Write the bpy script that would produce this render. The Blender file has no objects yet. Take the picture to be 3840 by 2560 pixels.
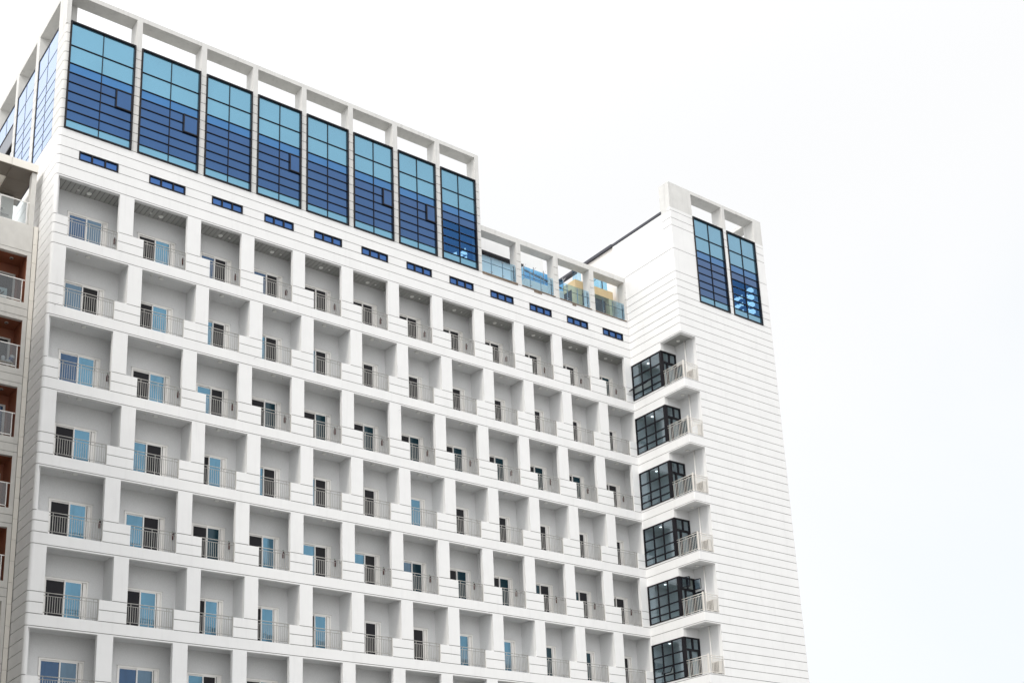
import bpy, bmesh, math, random
from mathutils import Vector, Matrix
random.seed(7)
SC = bpy.context.scene
COL = SC.collection
Z0 = 39.2                      # height of the top balcony floor above the street
FH = 4.2                       # storey height

# ------------------------------------------------------------------ camera
yaw, pit, rol = 0.65209079, 0.28163201, -0.03926391
fw = Vector((math.sin(yaw)*math.cos(pit), math.cos(yaw)*math.cos(pit), math.sin(pit)))
s0 = Vector((math.cos(yaw), -math.sin(yaw), 0)); u0 = s0.cross(fw)
cs = s0*math.cos(rol) + u0*math.sin(rol); cu = cs.cross(fw)
cd = bpy.data.cameras.new('camera'); cam = bpy.data.objects.new('camera', cd); COL.objects.link(cam)
cam.matrix_world = Matrix(((cs.x, cu.x, -fw.x, -17.6043), (cs.y, cu.y, -fw.y, -61.1562), (cs.z, cu.z, -fw.z, Z0-37.4868), (0, 0, 0, 1)))
cd.sensor_width = 36.0; cd.lens = 4739.10/3840*36
cd.shift_x = 45.69/3840; cd.shift_y = 894.43/3840
cd.clip_start = 0.5; cd.clip_end = 6000
SC.camera = cam

# ------------------------------------------------------------------ sky, sun, exposure
sun_dir = Vector((-0.813, -0.308, 1.0)).normalized()
elev = math.asin(sun_dir.z); azim = math.atan2(sun_dir.x, sun_dir.y)
W = bpy.data.worlds.new('World'); SC.world = W; W.use_nodes = True
nt = W.node_tree; nt.nodes.clear()
out = nt.nodes.new('ShaderNodeOutputWorld'); bg = nt.nodes.new('ShaderNodeBackground')
sky = nt.nodes.new('ShaderNodeTexSky'); sky.sky_type = 'NISHITA'; sky.sun_disc = False
sky.sun_elevation = elev; sky.sun_rotation = azim
sky.air_density = 1.0; sky.dust_density = 4.0; sky.ozone_density = 1.0
hsv = nt.nodes.new('ShaderNodeHueSaturation'); hsv.inputs['Saturation'].default_value = 0.14
mixn = nt.nodes.new('ShaderNodeMix'); mixn.data_type = 'RGBA'
mixn.inputs['Factor'].default_value = 0.70
# bright cloud veil, brightest round the hidden sun
tcw = nt.nodes.new('ShaderNodeTexCoord'); dt = nt.nodes.new('ShaderNodeVectorMath'); dt.operation = 'DOT_PRODUCT'
dt.inputs[1].default_value = sun_dir
nt.links.new(tcw.outputs['Generated'], dt.inputs[0])
vr = nt.nodes.new('ShaderNodeMapRange'); vr.interpolation_type = 'SMOOTHSTEP'
vr.inputs[1].default_value = -0.15; vr.inputs[2].default_value = 0.95; vr.inputs[3].default_value = 9.75; vr.inputs[4].default_value = 19.3
nt.links.new(dt.outputs['Value'], vr.inputs[0])
# the veil thins to a faint blue low in the east, with soft cloud structure
d2 = nt.nodes.new('ShaderNodeVectorMath'); d2.operation = 'DOT_PRODUCT'; d2.inputs[1].default_value = Vector((0.94, 0.34, -0.05)).normalized()
nt.links.new(tcw.outputs['Generated'], d2.inputs[0])
cn = nt.nodes.new('ShaderNodeTexNoise'); cn.inputs['Scale'].default_value = 2.2; cn.inputs['Detail'].default_value = 5; cn.inputs['Distortion'].default_value = 0.6
nt.links.new(tcw.outputs['Generated'], cn.inputs['Vector'])
ma = nt.nodes.new('ShaderNodeMath'); ma.operation = 'MULTIPLY_ADD'; ma.inputs[1].default_value = 0.22; ma.inputs[2].default_value = -0.11
nt.links.new(cn.outputs['Fac'], ma.inputs[0])
sm = nt.nodes.new('ShaderNodeMath'); sm.operation = 'ADD'
nt.links.new(d2.outputs['Value'], sm.inputs[0]); nt.links.new(ma.outputs[0], sm.inputs[1])
br = nt.nodes.new('ShaderNodeMapRange'); br.interpolation_type = 'SMOOTHSTEP'; br.inputs[1].default_value = 0.80; br.inputs[2].default_value = 1.0
nt.links.new(sm.outputs[0], br.inputs[0])
vt = nt.nodes.new('ShaderNodeMix'); vt.data_type = 'RGBA'; vt.inputs['A'].default_value = (0.995, 1.0, 1.006, 1); vt.inputs['B'].default_value = (0.85, 0.905, 0.955, 1)
nt.links.new(br.outputs[0], vt.inputs['Factor'])
vc = nt.nodes.new('ShaderNodeVectorMath'); vc.operation = 'SCALE'; nt.links.new(vt.outputs['Result'], vc.inputs[0])
nt.links.new(vr.outputs[0], vc.inputs['Scale']); nt.links.new(vc.outputs[0], mixn.inputs['B'])
nt.links.new(sky.outputs['Color'], hsv.inputs['Color'])
nt.links.new(hsv.outputs['Color'], mixn.inputs['A'])
nt.links.new(mixn.outputs['Result'], bg.inputs['Color'])
bg.inputs['Strength'].default_value = 0.13
nt.links.new(bg.outputs[0], out.inputs[0])
sl = bpy.data.lights.new('sun', 'SUN'); so = bpy.data.objects.new('sun', sl); COL.objects.link(so)
sl.energy = 1.2; sl.angle = math.radians(10); sl.color = (1.0, 0.93, 0.84)
so.rotation_euler = sun_dir.to_track_quat('Z', 'Y').to_euler(); so.location = (-60, -60, 120)
SC.view_settings.view_transform = 'Standard'; SC.view_settings.look = 'None'
SC.view_settings.exposure = 0.0; SC.view_settings.gamma = 1.0

# ------------------------------------------------------------------ materials
MATS = {}
def mat(name, col, rough=0.6, metal=0.0, var=0.0, vscale=1.5, spec=0.5, streak=0.0, bump=0.0, bscale=40.0, sheen=0.0):
    m = bpy.data.materials.new(name); m.use_nodes = True
    n = m.node_tree; b = n.nodes['Principled BSDF']
    b.inputs['Base Color'].default_value = (*col, 1)
    b.inputs['Roughness'].default_value = rough; b.inputs['Metallic'].default_value = metal
    b.inputs['Specular IOR Level'].default_value = spec
    tc = n.nodes.new('ShaderNodeTexCoord'); geo = n.nodes.new('ShaderNodeNewGeometry')
    if var > 0 or streak > 0:
        nz = n.nodes.new('ShaderNodeTexNoise'); nz.inputs['Scale'].default_value = vscale; nz.inputs['Detail'].default_value = 6
        n.links.new(geo.outputs['Position'], nz.inputs['Vector'])
        mr = n.nodes.new('ShaderNodeMapRange'); mr.inputs[1].default_value = 0.3; mr.inputs[2].default_value = 0.75
        mr.inputs[3].default_value = 1.0; mr.inputs[4].default_value = 1.0-var
        n.links.new(nz.outputs['Fac'], mr.inputs[0]); last = mr.outputs[0]
        if streak > 0:
            mp = n.nodes.new('ShaderNodeMapping'); mp.inputs['Scale'].default_value = (2.2, 2.2, 0.22)
            n.links.new(geo.outputs['Position'], mp.inputs['Vector'])
            n2 = n.nodes.new('ShaderNodeTexNoise'); n2.inputs['Scale'].default_value = 1.6; n2.inputs['Detail'].default_value = 8; n2.inputs['Roughness'].default_value = 0.65
            n.links.new(mp.outputs[0], n2.inputs['Vector'])
            m2 = n.nodes.new('ShaderNodeMapRange'); m2.inputs[1].default_value = 0.52; m2.inputs[2].default_value = 0.8
            m2.inputs[3].default_value = 1.0; m2.inputs[4].default_value = 1.0-streak
            n.links.new(n2.outputs['Fac'], m2.inputs[0])
            mu = n.nodes.new('ShaderNodeMath'); mu.operation = 'MULTIPLY'
            n.links.new(last, mu.inputs[0]); n.links.new(m2.outputs[0], mu.inputs[1]); last = mu.outputs[0]
        vm = n.nodes.new('ShaderNodeVectorMath'); vm.operation = 'SCALE'; vm.inputs[0].default_value = col
        n.links.new(last, vm.inputs['Scale']); n.links.new(vm.outputs[0], b.inputs['Base Color'])
    if bump > 0:
        nb = n.nodes.new('ShaderNodeTexNoise'); nb.inputs['Scale'].default_value = bscale; nb.inputs['Detail'].default_value = 3
        n.links.new(geo.outputs['Position'], nb.inputs['Vector'])
        bp = n.nodes.new('ShaderNodeBump'); bp.inputs['Strength'].default_value = bump; bp.inputs['Distance'].default_value = 0.02
        n.links.new(nb.outputs['Fac'], bp.inputs['Height']); n.links.new(bp.outputs[0], b.inputs['Normal'])
    if sheen > 0:
        g = n.nodes.new('ShaderNodeBsdfGlossy'); g.inputs['Roughness'].default_value = rough; g.inputs[0].default_value = (0.80, 0.87, 1.0, 1)
        lw = n.nodes.new('ShaderNodeLayerWeight'); lw.inputs[0].default_value = 0.5
        pw = n.nodes.new('ShaderNodeMath'); pw.operation = 'POWER'; pw.inputs[1].default_value = 2.4
        mu = n.nodes.new('ShaderNodeMath'); mu.operation = 'MULTIPLY'; mu.inputs[1].default_value = sheen
        mx = n.nodes.new('ShaderNodeMixShader'); o = n.nodes['Material Output']
        n.links.new(lw.outputs['Facing'], pw.inputs[0]); n.links.new(pw.outputs[0], mu.inputs[0]); n.links.new(mu.outputs[0], mx.inputs[0])
        n.links.new(b.outputs[0], mx.inputs[1]); n.links.new(g.outputs[0], mx.inputs[2]); n.links.new(mx.outputs[0], o.inputs[0])
    MATS[name] = m; return m
def clear_glass(name, tint, gloss=0.12, rough=0.02, gcol=(1, 1, 1)):
    m = bpy.data.materials.new(name); m.use_nodes = True; n = m.node_tree; n.nodes.clear()
    o = n.nodes.new('ShaderNodeOutputMaterial'); t = n.nodes.new('ShaderNodeBsdfTransparent'); g = n.nodes.new('ShaderNodeBsdfGlossy')
    g.inputs[0].default_value = (*gcol, 1); g.inputs['Roughness'].default_value = rough
    t.inputs[0].default_value = (*[c**.5 for c in tint], 1)        # a pane has two faces
    lw = n.nodes.new('ShaderNodeLayerWeight'); pw = n.nodes.new('ShaderNodeMath'); pw.operation = 'POWER'; pw.inputs[1].default_value = 4.0
    ad = n.nodes.new('ShaderNodeMath'); ad.operation = 'MULTIPLY_ADD'; ad.inputs[1].default_value = 0.6; ad.inputs[2].default_value = gloss*.5
    mx = n.nodes.new('ShaderNodeMixShader')
    n.links.new(lw.outputs['Facing'], pw.inputs[0]); n.links.new(pw.outputs[0], ad.inputs[0]); n.links.new(ad.outputs[0], mx.inputs[0]); n.links.new(t.outputs[0], mx.inputs[1]); n.links.new(g.outputs[0], mx.inputs[2])
    n.links.new(mx.outputs[0], o.inputs[0]); MATS[name] = m; return m
def emit(name, col, st):
    m = bpy.data.materials.new(name); m.use_nodes = True; b = m.node_tree.nodes['Principled BSDF']
    b.inputs['Base Color'].default_value = (*col, 1); b.inputs['Emission Color'].default_value = (*col, 1); b.inputs['Emission Strength'].default_value = st
    MATS[name] = m; return m

WHITE = mat('white_plaster', (0.82, 0.82, 0.815), 0.7, var=0.05, vscale=0.9, streak=0.07, bump=0.15, bscale=30)
WHITEF = mat('white_frame_plaster', (0.68, 0.675, 0.655), 0.75, var=0.10, vscale=1.6, streak=0.22, bump=0.2, bscale=25)
WARMW = mat('warm_white_plaster', (0.80, 0.765, 0.73), 0.7, var=0.04, vscale=0.8)
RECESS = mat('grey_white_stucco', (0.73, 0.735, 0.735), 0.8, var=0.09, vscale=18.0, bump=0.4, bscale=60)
JOINT = mat('joint_sealant', (0.22, 0.217, 0.21), 0.8)
CEIL = mat('grey_ceiling_slat', (0.40, 0.40, 0.385), 0.6, var=0.06)
SLATGAP = mat('slat_gap', (0.05, 0.05, 0.05), 0.8)
PVC = mat('white_window_profile', (0.88, 0.86, 0.83), 0.35)
BLACKM = mat('black_window_metal', (0.007, 0.006, 0.009), 0.4, spec=0.25)
DARKCOP = mat('dark_coping_metal', (0.035, 0.036, 0.05), 0.4)
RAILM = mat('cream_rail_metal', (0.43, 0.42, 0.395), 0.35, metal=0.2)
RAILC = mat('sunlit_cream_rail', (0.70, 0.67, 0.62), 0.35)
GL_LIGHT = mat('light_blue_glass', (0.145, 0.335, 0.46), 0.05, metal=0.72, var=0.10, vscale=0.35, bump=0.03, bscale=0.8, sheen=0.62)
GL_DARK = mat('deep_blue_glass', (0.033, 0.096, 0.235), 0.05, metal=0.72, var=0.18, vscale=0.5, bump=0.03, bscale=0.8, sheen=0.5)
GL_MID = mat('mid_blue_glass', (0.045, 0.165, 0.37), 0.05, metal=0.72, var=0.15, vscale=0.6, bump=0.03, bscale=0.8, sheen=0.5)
GL_SIDE = mat('sky_tinted_side_glass', (0.33, 0.46, 0.74), 0.05, metal=0.6, var=0.06, vscale=0.5, bump=0.02, bscale=0.8)  # lavender of the sky's grazing reflection is put into the base colour
GL_STRIP = mat('strip_window_glass', (0.05, 0.13, 0.34), 0.05, metal=0.7, var=0.1, vscale=0.5)
GL_DOORB = mat('blue_door_glass', (0.13, 0.29, 0.41), 0.06, metal=0.55, var=0.25, vscale=0.8, streak=0.35)
GL_DOORN = mat('navy_door_glass', (0.05, 0.105, 0.20), 0.08, metal=0.45, var=0.2, vscale=0.9, streak=0.3)
GL_DOORG = mat('greyblue_door_glass', (0.12, 0.20, 0.28), 0.10, metal=0.35, var=0.2, vscale=1.2, streak=0.35)
GL_DOORT = mat('teal_door_glass', (0.015, 0.05, 0.07), 0.06, metal=0.3, var=0.2, vscale=0.9)
SCREEN = mat('dark_fly_screen', (0.022, 0.021, 0.025), 0.9, var=0.2, vscale=3)
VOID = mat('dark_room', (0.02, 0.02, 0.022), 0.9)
DISC = mat('lamp_diffuser', (0.85, 0.85, 0.82), 0.4)
RIM = mat('lamp_rim', (0.55, 0.55, 0.53), 0.4)
RED = mat('dark_red_enamel', (0.07, 0.006, 0.007), 0.4)
GREEN = mat('green_tag', (0.03, 0.14, 0.09), 0.5)
BROWN = mat('brown_loggia_paint', (0.32, 0.115, 0.062), 0.6, var=0.15, vscale=1.5)
CREAM = mat('cream_panel', (0.80, 0.765, 0.70), 0.6, var=0.04)
NEIGH = mat('neighbour_concrete', (0.66, 0.645, 0.61), 0.8, var=0.10, vscale=2.5, streak=0.12, bump=0.2)
SOFFIT = mat('brown_grey_soffit', (0.17, 0.148, 0.125), 0.8, var=0.1)
GREYPAN = mat('grey_metal_panel', (0.22, 0.23, 0.26), 0.4, metal=0.4)
YELLOW = mat('pale_yellow_stone', (0.80, 0.62, 0.36), 0.6, var=0.08, vscale=2.0, streak=0.15)
PALE = mat('pale_grey_panel', (0.72, 0.72, 0.69), 0.6, var=0.04)
DGREY = mat('dark_opening', (0.045, 0.045, 0.055), 0.7)
ACW = mat('ac_casing', (0.72, 0.70, 0.66), 0.5, var=0.05)
ACG = mat('ac_grille', (0.10, 0.085, 0.075), 0.6)
STEEL = mat('brushed_steel', (0.42, 0.42, 0.43), 0.3, metal=0.9)
SILL = mat('weathered_sill', (0.28, 0.22, 0.17), 0.8, var=0.5, vscale=4)
PAVE = mat('grey_paving', (0.23, 0.228, 0.22), 0.8, var=0.2, vscale=0.4)
ROOFM = mat('roof_screed', (0.45, 0.45, 0.43), 0.8, var=0.1)
BLUEP = mat('blue_sack', (0.03, 0.09, 0.30), 0.6)
WHITEP = mat('white_plastic', (0.8, 0.82, 0.84), 0.4)
WOOD = mat('light_wood', (0.55, 0.40, 0.20), 0.6, var=0.2, vscale=6)
POSTER = mat('pale_board', (0.55, 0.68, 0.70), 0.6)
RGLASS = clear_glass('blue_rail_glass', (0.50, 0.74, 0.90), 0.06)
BGLASS = clear_glass('strong_blue_glass', (0.24, 0.56, 0.80), 0.14)
BAYG = clear_glass('grey_green_glass', (0.58, 0.69, 0.76), 0.28, gcol=(0.88, 0.94, 1.0))
NGLASS = clear_glass('smoky_rail_glass', (0.50, 0.54, 0.56), 0.10)
TGLASS = clear_glass('nearly_clear_glass', (0.82, 0.88, 0.90), 0.06)
SEEG = clear_glass('see_through_blue_glass', (0.42, 0.70, 0.85), 0.70, gcol=(0.06, 0.17, 0.40))
LAMP = emit('lit_lamp', (1.0, 0.98, 0.94), 4.0)
GLOWPL = emit('glowing_plate', (0.86, 0.95, 1.0), 2.0)  # emissive stand-in for the bright patches in two windows
BAYIN = mat('bay_room_wall', (0.70, 0.72, 0.68), 0.7, var=0.1)
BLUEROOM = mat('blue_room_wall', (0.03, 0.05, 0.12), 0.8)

# ------------------------------------------------------------------ geometry helpers
class MB:
    """collects boxes, tubes and discs and links them as one mesh object"""
    def __init__(s): s.v = []; s.f = []; s.mi = []; s.sm = []; s.mats = []
    def m(s, mt):
        if mt not in s.mats: s.mats.append(mt)
        return s.mats.index(mt)
    def box(s, x0, x1, y0, y1, z0, z1, mt):
        if x1 < x0: x0, x1 = x1, x0
        if y1 < y0: y0, y1 = y1, y0
        if z1 < z0: z0, z1 = z1, z0
        b = len(s.v)
        s.v += [(x0,y0,z0),(x1,y0,z0),(x1,y1,z0),(x0,y1,z0),(x0,y0,z1),(x1,y0,z1),(x1,y1,z1),(x0,y1,z1)]
        s.f += [tuple(b+i for i in q) for q in ((0,3,2,1),(4,5,6,7),(0,1,5,4),(1,2,6,5),(2,3,7,6),(3,0,4,7))]
        s.mi += [s.m(mt)]*6; s.sm += [False]*6; return s
    def prism(s, poly, z0, z1, mt):
        n = len(poly); b = len(s.v)
        s.v += [(x,y,z0) for x,y in poly] + [(x,y,z1) for x,y in poly]
        s.f.append(tuple(b+i for i in reversed(range(n)))); s.f.append(tuple(b+n+i for i in range(n)))
        for i in range(n): j = (i+1) % n; s.f.append((b+i,b+j,b+n+j,b+n+i))
        s.mi += [s.m(mt)]*(n+2); s.sm += [False]*(n+2); return s
    def tube(s, p, q, r, mt, n=8, r2=None):
        p, q = Vector(p), Vector(q); d = (q-p).normalized()
        a = d.orthogonal().normalized(); c = d.cross(a); r2 = r if r2 is None else r2; b = len(s.v)
        for base, rr in ((p, r), (q, r2)):
            for i in range(n):
                t = 2*math.pi*i/n; s.v.append(tuple(base + a*math.cos(t)*rr + c*math.sin(t)*rr))
        k = s.m(mt)
        for i in range(n): j = (i+1) % n; s.f.append((b+i,b+j,b+n+j,b+n+i)); s.mi.append(k); s.sm.append(n > 6)
        s.f.append(tuple(b+i for i in reversed(range(n)))); s.f.append(tuple(b+n+i for i in range(n))); s.mi += [k,k]; s.sm += [False]*2
        return s
    def plate(s, poly, y0, y1, mt):
        n = len(poly); b = len(s.v)
        s.v += [(x,y0,z) for x,z in poly] + [(x,y1,z) for x,z in poly]
        s.f.append(tuple(b+i for i in range(n))); s.f.append(tuple(b+n+i for i in reversed(range(n))))
        for i in range(n): j = (i+1) % n; s.f.append((b+i,b+j,b+n+j,b+n+i))
        s.mi += [s.m(mt)]*(n+2); s.sm += [False]*(n+2); return s
    def quadbar(s, p, q, w, h, mt):
        p, q = Vector(p), Vector(q); d = (q-p).normalized(); a = d.cross(Vector((0,0,1)))
        a = a.normalized() if a.length > 1e-6 else Vector((1,0,0)); c = a.cross(d); b = len(s.v)
        for base in (p, q):
            for i, j in ((-1,-1),(1,-1),(1,1),(-1,1)): s.v.append(tuple(base + a*i*w/2 + c*j*h/2))
        s.f += [tuple(b+i for i in t) for t in ((0,3,2,1),(4,5,6,7),(0,1,5,4),(1,2,6,5),(2,3,7,6),(3,0,4,7))]
        s.mi += [s.m(mt)]*6; s.sm += [False]*6; return s
    def mesh(s, name):
        me = bpy.data.meshes.new(name); me.from_pydata(s.v, [], s.f)
        for mt in s.mats: me.materials.append(mt)
        for i, p in enumerate(me.polygons): p.material_index = s.mi[i]; p.use_smooth = s.sm[i]
        bm = bmesh.new(); bm.from_mesh(me); bmesh.ops.recalc_face_normals(bm, faces=bm.faces); bm.to_mesh(me); bm.free()
        return me
    def build(s, name, parent=None, loc=(0,0,0)): return put(name, s.mesh(name), parent, loc)
def put(name, me, parent=None, loc=(0,0,0)):
    o = bpy.data.objects.new(name, me); COL.objects.link(o); o.location = loc
    if parent: o.parent = parent
    return o
def tag(o, label=None, cat=None, group=None, kind=None):
    for k, v in (('label', label), ('category', cat), ('group', group), ('kind', kind)):
        if v: o[k] = v
    return o
def empty(name, loc=(0,0,0)):
    o = bpy.data.objects.new(name, None); COL.objects.link(o); o.location = loc; return o
def copy_tree(o, parent=None):
    c = o.copy(); COL.objects.link(c)
    if parent: c.parent = parent
    for ch in list(o.children): copy_tree(ch, c)
    return c

# ------------------------------------------------------------------ setting
MB().box(-900, 900, -900, 900, -0.4, 0, PAVE).build('ground')['kind'] = 'structure'

# ------------------------------------------------------------------ measures of the hotel
NC = 12
Lx = [0.16, 4.386] + [8.372 + 3.3765*i for i in range(10)]
Rx = [3.567, 7.553] + [x+2.552 for x in Lx[2:]]
Sx = [4.229, 8.205] + [x+3.165 for x in Lx[2:]]
Mx = [0.80, 5.02] + [x+0.609 for x in Lx[2:]]
DX0 = [1.19, 5.19] + [x+0.60 for x in Lx[2:]]
DX1 = [3.44, 7.42] + [x+2.575 for x in Lx[2:]]
WL = [0.24, 4.39, 8.417, 11.798, 15.169, 18.556, 21.953, 25.349, 28.638, 32.046, 35.432, 38.818]
WR = [4.056, 8.073, 11.462, 14.838, 18.222, 21.586, 24.97, 28.305, 31.664, 35.029, 38.406, 41.828]
SL = [1.164, 5.166] + [x+0.61 for x in Lx[2:]]
SR = [3.377, 7.342] + [x+2.575 for x in Lx[2:]]
XB, XT, XR, YD = 28.633, 41.98, 51.9, -5.16
TH = 0.25                        # thickness of the facade slab
RD = 1.46                        # depth of the recessed balconies
gM, gP, oT, gA = 0.584, 1.126, 3.485, 3.576
G = [4.227, 4.806, 5.36, 5.985]  # joints above the top storey
WB, WT, BS, BT = 6.503, 13.512, 15.33, 15.61
LS, LT = 9.759, 10.142
NR = 7                           # storeys with balconies in the picture
JG = 0.040                       # joint width
BOT = -FH*NR + 0.9 - FH          # lowest joint built on the facade band

hotel = empty('hotel_building', (0, 0, Z0))
tag(hotel, 'tall white hotel with rows of recessed balconies, blue glass top floor and side tower', 'building')
def hb(mb, name, loc=(0,0,0)): return mb.build(name, hotel, loc)

def course(mb, a, b, y0, y1, lo, hi, mt, axis='x', depth=0.03, corner=None, joint=True, rad=0.16):
    """one cladding course from lo to hi; below it a recessed joint that shows on the face only"""
    zj, zl, zh, e = (lo-JG/2, lo+JG/2, hi-JG/2, y0+depth) if joint else (lo, lo, hi-JG/2, y0+depth)
    if axis == 'y':
        mb.box(e, y1, a, b, zj, zh, mt); mb.box(y0, e, a, b, zl, zh, mt)
        if joint: mb.box(e-.003, e, a+.01, b-.01, zj, zl, JOINT)
    elif corner is not None and abs(a-corner) < 1e-6:
        r = rad; arc = lambda i: [(a+i+r-r*math.sin(t), y0+i+r-r*math.cos(t)) for t in [math.pi/2*k/4 for k in range(5)]]
        mb.prism([(b, y0)] + arc(0) + [(a, y1), (b, y1)], zl, zh, mt)
        if joint: mb.prism([(b, y0+depth)] + arc(depth) + [(a+depth, y1), (b, y1)], zj, zl, JOINT)
    else:
        mb.box(a, b, e, y1, zj, zh, mt); mb.box(a, b, y0, e, zl, zh, mt)
        if joint: mb.box(a+.01, b-.01, e-.003, e, zj, zl, JOINT)
def bands(mb, levels, spans, y0, y1, mt, axis='x', corner=None, rad=0.16):
    """stack of courses between joint levels; spans(lo, hi) gives the stretches of each course"""
    for lo, hi in zip(levels[:-1], levels[1:]):
        for a, b in spans(lo, hi): course(mb, a, b, y0, y1, lo, hi, mt, axis, corner=corner, rad=rad)

# ---- main facade, storey by storey
fac = MB()
def invert(open_spans, x0, x1):
    res = []; c = x0
    for a, b in open_spans: res.append((c, a)); c = b
    res.append((c, x1)); return [(a, b) for a, b in res if b-a > 0.01]
for r in range(NR):
    b0 = -FH*r
    op = [(Lx[c], Rx[c]) if r % 2 == 0 else (Mx[c], Sx[c]) for c in range(NC)]
    rl = [(Mx[c], Rx[c]) for c in range(NC)]
    bands(fac, [b0, b0+gM, b0+gP], lambda lo, hi: invert(rl, 0, XT), 0, TH, WHITE, corner=0.0)
    # plain piers from parapet to lintel
    for a, b in invert(op, 0, XT):
        if a == 0: course(fac, a, b, 0, TH, b0+gP, b0+oT+JG/2-.001, WHITE, corner=0.0)
        else: course(fac, a, b, 0, TH, b0+gP, b0+oT+JG/2-.001, WHITE)
    course(fac, 0, XT, 0, TH, b0+oT, b0+gA, WHITE, corner=0.0, joint=False)          # lintel lip
    hi = b0+FH if r > 0 else G[0]
    bands(fac, [b0+gA, hi], lambda lo, h: [(0, XT)], 0, TH, WHITE, corner=0.0)
# courses between the top balconies and the glazed storey, cut by the strip windows
st = list(zip(SL, SR))
bands(fac, [G[0], G[1]], lambda lo, h: [(0, XT)], 0, TH, WHITE, corner=0.0)
bands(fac, [G[1], G[2]], lambda lo, h: invert(st, 0, XT), 0, TH, WHITE, corner=0.0)
bands(fac, [G[2], G[3], WB], lambda lo, h: [(0, XT)], 0, TH, WHITE, corner=0.0)
# plain wall under the balconies down to the street
fac.box(0, XT, 0.0, TH, -Z0, -FH*(NR-1)-JG/2-0.62, WHITE)
bands(fac, [-FH*(NR-1)-0.62, -FH*(NR-1)], lambda lo, h: [(0, XT)], 0, TH, WHITE, corner=0.0)
hb(fac, 'facade_wall')

# ---- left end wall of the hotel
end = MB()
side = []
for r in range(NR-1, -1, -1):
    b0 = -FH*r; side += [b0, b0+gM, b0+gP, b0+1.74, b0+2.35, b0+2.96, b0+gA]
side += G + [6.59]
low = [side[0]-0.62*k for k in range(22, 0, -1)]
bands(end, low+side, lambda lo, hi: [(TH, 14.0)], 0, 0.3, WHITE, axis='y')
hb(end, 'end_wall')

# ---- solid body of the building, roof
body = MB()
body.box(0.3, XT-0.02, 1.9, 14.0, -Z0, 6.2, WHITE)
body.box(0.3, XT, TH, 1.9, 3.9, 6.2, WHITE)
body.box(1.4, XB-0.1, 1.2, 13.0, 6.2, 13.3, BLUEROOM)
body.box(0.3, XT, TH, 1.9, -Z0, -FH*(NR-1)-0.5, WHITE)
hb(body, 'building_core')
hb(MB().box(1.0, XB-0.05, 0.9, 13.4, 13.3, 13.45, ROOFM), 'roof')

# ---- crown frame over the glazed storey: posts with joints, beams open to the sky
cr = MB()
tick = [WB, 7.16, 7.72, 8.334, 8.93, 9.55, 10.18, 10.8, 11.4, 12.06, 12.668, 13.27]
posts = [(0.0, WL[0])] + [(WR[i], WL[i+1]) for i in range(7)] + [(WR[7], XB)]
for i, (a, b) in enumerate(posts):
    dp = 0.95
    bands(cr, tick, lambda lo, hi: [(a, b)], 0, dp, WHITEF, corner=0.0 if i == 0 else None)
    cr.box(a, b, 0, dp, 13.27, BS, WHITEF)
cr.box(0, XB, 0, 0.95, BS, BT, WHITEF)
hb(cr, 'crown_frame')
# left return of the crown frame
ZS = 0.36
cl = MB()
sp = [(0.95, 1.36), (5.03, 5.6), (9.1, 9.6), (13.2, 13.8)]
for a, b in sp:
    bands(cl, tick, lambda lo, hi: [(a, b)], 0, 0.85, WHITEF, axis='y'); cl.box(0, 0.85, a, b, 13.27, BS+ZS, WHITEF)
cl.box(0, 0.85, 0.951, 13.8, BS+ZS, BT+ZS, WHITEF); cl.box(0, 0.85, 0.0, 0.951, BT+0.002, BT+ZS, WHITEF)
hb(cl, 'side_crown_frame')

# ---- tall curtain-wall windows
RH = [WB, 7.13, 7.75, 8.33, 8.95, 9.56, 10.17, 10.78, 11.95, WT]
def tall_window(x0, x1, y, vent=False, see=False, name='curtain_window'):
    f = MB(); w = x1-x0; e = 0.09; d0, d1 = -0.06, 0.16
    f.box(0, e, d0, d1, WB, WT, BLACKM).box(w-e, w, d0, d1, WB, WT, BLACKM)
    f.box(e, w-e, d0, d1, WB, WB+e, BLACKM).box(e, w-e, d0, d1, WT-e, WT, BLACKM)
    mid = w*0.505; t = 0.036
    f.box(mid-t/2, mid+t/2, 0.0, 0.12, WB+e, WT-e, BLACKM)
    vx0 = mid + (w-mid)*0.45
    for z in RH[1:-1]:
        for a, b in ((e, mid-t/2), (mid+t/2, w-e)):
            if vent and a > mid and abs(z-9.56) < .01: b = vx0
            f.box(a, b, 0.0, 0.12, z-t/2, z+t/2, BLACKM)
    root = f.build(name, hotel, (x0, y, 0))
    pl = MB(); pd = MB(); ps = MB()
    for i, (lo, hi) in enumerate(zip(RH[:-1], RH[1:])):
        for k, (a, b) in enumerate(((e, mid-t/2), (mid+t/2, w-e))):
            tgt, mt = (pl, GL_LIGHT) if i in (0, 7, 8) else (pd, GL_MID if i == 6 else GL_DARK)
            if see and 0 < i < 5: tgt, mt = ps, SEEG
            tgt.box(a-0.01, b+0.01, 0.055, 0.085, lo+t/2-0.01, hi-t/2+0.01, mt)
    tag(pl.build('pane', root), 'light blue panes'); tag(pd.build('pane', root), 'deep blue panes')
    if ps.v: tag(ps.build('pane', root), 'clearer blue panes showing glowing plates inside')
    if vent:
        v = MB(); v.box(vx0, vx0+.07, -0.05, 0.1, 8.95, 10.17, BLACKM).box(w-e-.05, w-e, -0.05, 0.1, 8.95, 10.17, BLACKM)
        v.box(vx0+.07, w-e-.05, -0.05, 0.1, 8.95, 9.02, BLACKM).box(vx0+.07, w-e-.05, -0.05, 0.1, 10.10, 10.17, BLACKM)
        v.box(vx0+.06, w-e-.04, -0.01, 0.03, 9.0, 10.12, GL_DARK)
        v.build('vent_sash', root)
    return root
for i in range(8): tall_window(WL[i]+0.01, WR[i]-0.01, 0.0, vent=i in (0, 1, 3, 5, 6), see=i == 7)
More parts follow.
